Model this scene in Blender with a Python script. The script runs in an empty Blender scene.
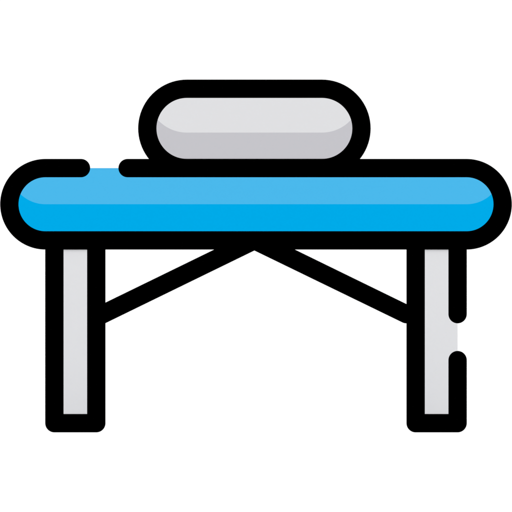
import bpy, bmesh, math
C = bpy.context.scene.collection
S = 0.0032            # metres per drawing unit
FLOOR = 432.4
def X(u): return (u-256)*S
def Z(v): return (FLOOR-v)*S
D_TABLE = 0.70        # depth of the cushion
HALF = 9.2            # half width of the black edging

# ---------------------------------------------------------------- materials
def lin(c):
    c /= 255
    return c/12.92 if c <= .04045 else ((c+.055)/1.055)**2.4
def mat(name, rgb, gain=1.0):
    m = bpy.data.materials.new(name); m.use_nodes = True
    nt = m.node_tree; b = nt.nodes['Principled BSDF']
    col = [min(.97, lin(c)*gain) for c in rgb]
    b.inputs['Roughness'].default_value = 1
    b.inputs['Specular IOR Level'].default_value = 0
    # very faint weave so the cloth is not a dead flat colour
    tc = nt.nodes.new('ShaderNodeTexCoord'); ns = nt.nodes.new('ShaderNodeTexNoise')
    ns.inputs['Scale'].default_value = 60
    mx = nt.nodes.new('ShaderNodeMix'); mx.data_type = 'RGBA'
    mx.inputs[6].default_value = (*[c*.9995 for c in col], 1)
    mx.inputs[7].default_value = (*[min(1, c*1.0005) for c in col], 1)
    nt.links.new(tc.outputs['Object'], ns.inputs['Vector'])
    nt.links.new(ns.outputs['Fac'], mx.inputs[0])
    nt.links.new(mx.outputs[2], b.inputs['Base Color'])
    return m
G = 1.0
M_LB = mat('blue_vinyl_highlight', (75, 185, 236), G)  # lighter copy of the deep blue, a highlight painted as colour
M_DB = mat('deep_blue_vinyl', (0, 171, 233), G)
M_PT = mat('grey_cotton_highlight', (224, 224, 226), G)  # lighter copy of the mid grey, the pillow's painted highlight
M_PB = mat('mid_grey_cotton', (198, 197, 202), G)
M_LEG = mat('pale_grey_laminate', (224, 224, 226), 1.02)
M_BLK = mat('black_rubber', (0, 0, 0))
M_FLOOR = mat('white_floor', (250, 250, 250))

# ---------------------------------------------------------------- helpers
def link(name, bm, m, parent=None, smooth=False):
    bmesh.ops.remove_doubles(bm, verts=bm.verts, dist=1e-6)
    bmesh.ops.recalc_face_normals(bm, faces=bm.faces)
    me = bpy.data.meshes.new(name); bm.to_mesh(me); bm.free()
    me.materials.append(m)
    if smooth:
        for p in me.polygons: p.use_smooth = True
    o = bpy.data.objects.new(name, me); C.objects.link(o)
    if parent: o.parent = parent
    return o
def prism(pts, y0, y1):
    """closed outline in drawing units, extruded in depth between y0 and y1 (metres)"""
    bm = bmesh.new()
    f = [bm.verts.new((X(u), y0, Z(v))) for u, v in pts]
    b = [bm.verts.new((X(u), y1, Z(v))) for u, v in pts]
    bm.faces.new(f); bm.faces.new(b[::-1])
    n = len(pts)
    for i in range(n):
        bm.faces.new((f[i], f[(i+1) % n], b[(i+1) % n], b[i]))
    return bm
def arc(cx, cy, r, a0, a1, n=40):
    return [(cx+r*math.cos(math.radians(a0+(a1-a0)*i/n)), cy+r*math.sin(math.radians(a0+(a1-a0)*i/n))) for i in range(n+1)]
def clean(p):
    o = [p[0]]
    for q in p[1:]:
        if math.dist(o[-1], q) > 1e-3: o.append(q)
    return o
def bead(path, y, closed=False, r=HALF, front=1.0, back=5.0, seg=28, bm=None):
    """edging cord swept along a path; in-plane half width r, shallow domed front and deeper back"""
    bm = bm or bmesh.new()
    p = clean(path)
    if closed and math.dist(p[0], p[-1]) < 1e-3: p.pop()
    n = len(p); rings = []
    def ring(c, t, k):
        nx, ny = -t[1], t[0]
        vs = []
        for j in range(seg):
            a = 2*math.pi*j/seg
            s, d = math.cos(a)*r*k, math.sin(a)
            d *= (front if d > 0 else back)*k
            vs.append(bm.verts.new((X(c[0]+nx*s), y-d*S, Z(c[1]+ny*s))))
        return vs
    def tan(i):
        if closed: a, b = p[i-1], p[(i+1) % n]
        else: a, b = p[max(i-1, 0)], p[min(i+1, n-1)]
        L = math.dist(a, b); return ((b[0]-a[0])/L, (b[1]-a[1])/L)
    if not closed:
        t = tan(0)
        for q in range(12):
            a = math.radians(2+88*q/12)
            rings.append(ring((p[0][0]-t[0]*r*math.cos(a), p[0][1]-t[1]*r*math.cos(a)), t, math.sin(a)))
    for i in range(n): rings.append(ring(p[i], tan(i), 1))
    if not closed:
        t = tan(n-1)
        for q in range(11, -1, -1):
            a = math.radians(2+88*q/12)
            rings.append(ring((p[-1][0]+t[0]*r*math.cos(a), p[-1][1]+t[1]*r*math.cos(a)), t, math.sin(a)))
    m = len(rings)
    for i in range(m if closed else m-1):
        A, B = rings[i], rings[(i+1) % m]
        for j in range(seg): bm.faces.new((A[j], A[(j+1) % seg], B[(j+1) % seg], B[j]))
    if not closed: bm.faces.new(rings[0]); bm.faces.new(rings[-1][::-1])
    return bm
def empty(name, loc, label, cat):
    o = bpy.data.objects.new(name, None); C.objects.link(o); o.location = loc
    o['label'] = label; o['category'] = cat
    return o
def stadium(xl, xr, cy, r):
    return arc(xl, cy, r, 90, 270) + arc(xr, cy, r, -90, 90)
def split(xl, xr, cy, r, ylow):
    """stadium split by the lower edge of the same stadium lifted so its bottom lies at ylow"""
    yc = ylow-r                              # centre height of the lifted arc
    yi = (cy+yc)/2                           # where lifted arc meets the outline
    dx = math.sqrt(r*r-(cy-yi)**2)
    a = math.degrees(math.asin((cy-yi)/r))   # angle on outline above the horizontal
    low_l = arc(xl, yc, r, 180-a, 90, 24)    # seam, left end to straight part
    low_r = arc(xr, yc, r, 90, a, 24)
    highlight_edge = clean(low_l+low_r)
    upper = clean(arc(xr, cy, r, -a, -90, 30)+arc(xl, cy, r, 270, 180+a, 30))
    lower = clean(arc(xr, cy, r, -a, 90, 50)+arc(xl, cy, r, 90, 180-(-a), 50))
    up = clean(highlight_edge+upper[1:-1])
    lo = clean(highlight_edge+lower[1:-1])
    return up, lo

# ---------------------------------------------------------------- massage table
Y0 = -D_TABLE/2; Y1 = D_TABLE/2
table = empty('massage_table', (0, 0, 0), 'blue massage table with thick black edging, pale grey legs and diagonal braces', 'massage table')
XL, XR, CY, R = 45.5, 466.5, 204.25, 36.15
up, lo = split(XL, XR, CY, R, 204.2)  # one cushion, cut where the painted highlight band ends
o = link('cushion_highlight', prism(up, Y0, Y1), M_LB, table); o['label'] = 'light blue painted highlight on the upper half of the cushion'
o = link('cushion_body', prism(lo, Y0, Y1), M_DB, table); o['label'] = 'deep blue body of the cushion below the painted highlight'
path = [(127.6, CY-R), (200, CY-R), (330, CY-R)] + arc(XR, CY, R, -90, 90, 64) + arc(XL, CY, R, 90, 270, 64) + [(81.0, CY-R)]
for y, k in ((Y0, 1), (Y1, -1)):
    bm = bead(path, y, front=.5 if k > 0 else 5, back=5 if k > 0 else .5)
    link('piping', bm, M_BLK, table, True)

UNDER = CY+R                  # underside of the cushion
LEGD = 0.11
def make_leg(a, b, gap, y0):
    y1 = y0+LEGD
    leg = link('leg', prism([(a, UNDER), (b, UNDER), (b, 423.2), (a, 423.2)], y0, y1), M_LEG, table)
    # a full-depth foot with rounded lower corners carries the leg
    foot = [(a-HALF, 414.0), (a-HALF, 423.2)] + arc(a, 423.2, HALF, 180, 90, 14)[1:] + arc(b, 423.2, HALF, 90, 0, 14) + [(b+HALF, 414.0)]
    link('foot', prism(foot, y0-.0012, y1+.0012), M_BLK, leg)
    runs = [[(a, UNDER), (a, 330), (a, 418)]]
    runs += [[(b, UNDER), (b, 314.15)], [(b, 360.1), (b, 418)]] if gap else [[(b, UNDER), (b, 330), (b, 418)]]
    for y, k in ((y0, 1), (y1, -1)):
        for run in runs:
            link('edging', bead(run, y, front=.5 if k > 0 else 4, back=4 if k > 0 else .5), M_BLK, leg, True)
for y in (Y0+1.5*S, Y1-1.5*S-LEGD):
    make_leg(54.4, 96.3, False, y)
    make_leg(415.65, 457.6, True, y)
    # diagonal braces, from the inner side of each leg to the middle of the underside
    sl = .4876
    def top(u): return 302.5-sl*(u-105.5)
    AP = 254.4
    ut = 105.5+(302.5-UNDER)/sl
    by0 = y+.030; by1 = y+.065
    left = [(96.3, top(96.3)), (ut, UNDER), (AP, UNDER), (AP, 250.6), (96.3, 250.6+sl*(AP-96.3))]
    link('brace', prism(left, by0, by1), M_BLK, table)
    s2 = .4880; ang = math.degrees(math.atan(s2))
    ecx, ecy = 406.4, 314.2
    cap = arc(ecx, ecy, HALF, 90+ang, ang-90, 30)
    t0 = cap[-1]; ur = t0[0]-(t0[1]-UNDER)/s2
    right = [(AP, 250.6), (AP, UNDER), (ur, UNDER)] + cap[::-1]
    link('brace', prism(right, by0, by1), M_BLK, table)

# ---------------------------------------------------------------- pillow
PD = D_TABLE-.003
PL, PR, PC, PRD = 186.95, 321.85, 128.4, 39.65
zb = Z(168.05)
pillow = empty('pillow', (0, 0, zb), 'pale grey pillow edged in black lying on top of the blue massage table', 'pillow')
up, lo = split(PL, PR, PC, PRD, 132.6)  # one pillow; its upper band is a highlight put into the colour
objs = [link('pillow_highlight', prism(up, -PD/2, PD/2), M_PT, pillow), link('pillow_body', prism(lo, -PD/2, PD/2), M_PB, pillow)]
objs[0]['label'] = 'pale grey painted highlight on the upper half of the pillow'; objs[1]['label'] = 'darker grey lower half of the pillow'
for y, k in ((-PD/2, 1), (PD/2, -1)):
    objs.append(link('piping', bead(stadium(PL, PR, PC, PRD), y, True, front=.5 if k > 0 else 5, back=5 if k > 0 else .5), M_BLK, pillow, True))
for o in objs: o.matrix_parent_inverse.translation = (0, 0, -zb)

# ---------------------------------------------------------------- floor
bm = bmesh.new()
bmesh.ops.create_grid(bm, x_segments=1, y_segments=1, size=30)
fl = link('floor', bm, M_FLOOR); fl['kind'] = 'structure'

# ---------------------------------------------------------------- light, camera, render
w = bpy.data.worlds.new('World'); bpy.context.scene.world = w; w.use_nodes = True
bg = w.node_tree.nodes['Background']; bg.inputs[0].default_value = (1, 1, 1, 1); bg.inputs[1].default_value = 1.042

cam = bpy.data.objects.new('camera', bpy.data.cameras.new('camera')); C.objects.link(cam)
cam.data.type = 'ORTHO'; cam.data.ortho_scale = 512*S; cam.data.clip_end = 200
cam.location = (0, -9, Z(256)); cam.rotation_euler = (math.radians(90), 0, 0)
sc = bpy.context.scene; sc.camera = cam
sc.view_settings.view_transform = 'Standard'; sc.view_settings.look = 'None'
sc.view_settings.exposure = 0; sc.view_settings.gamma = 1
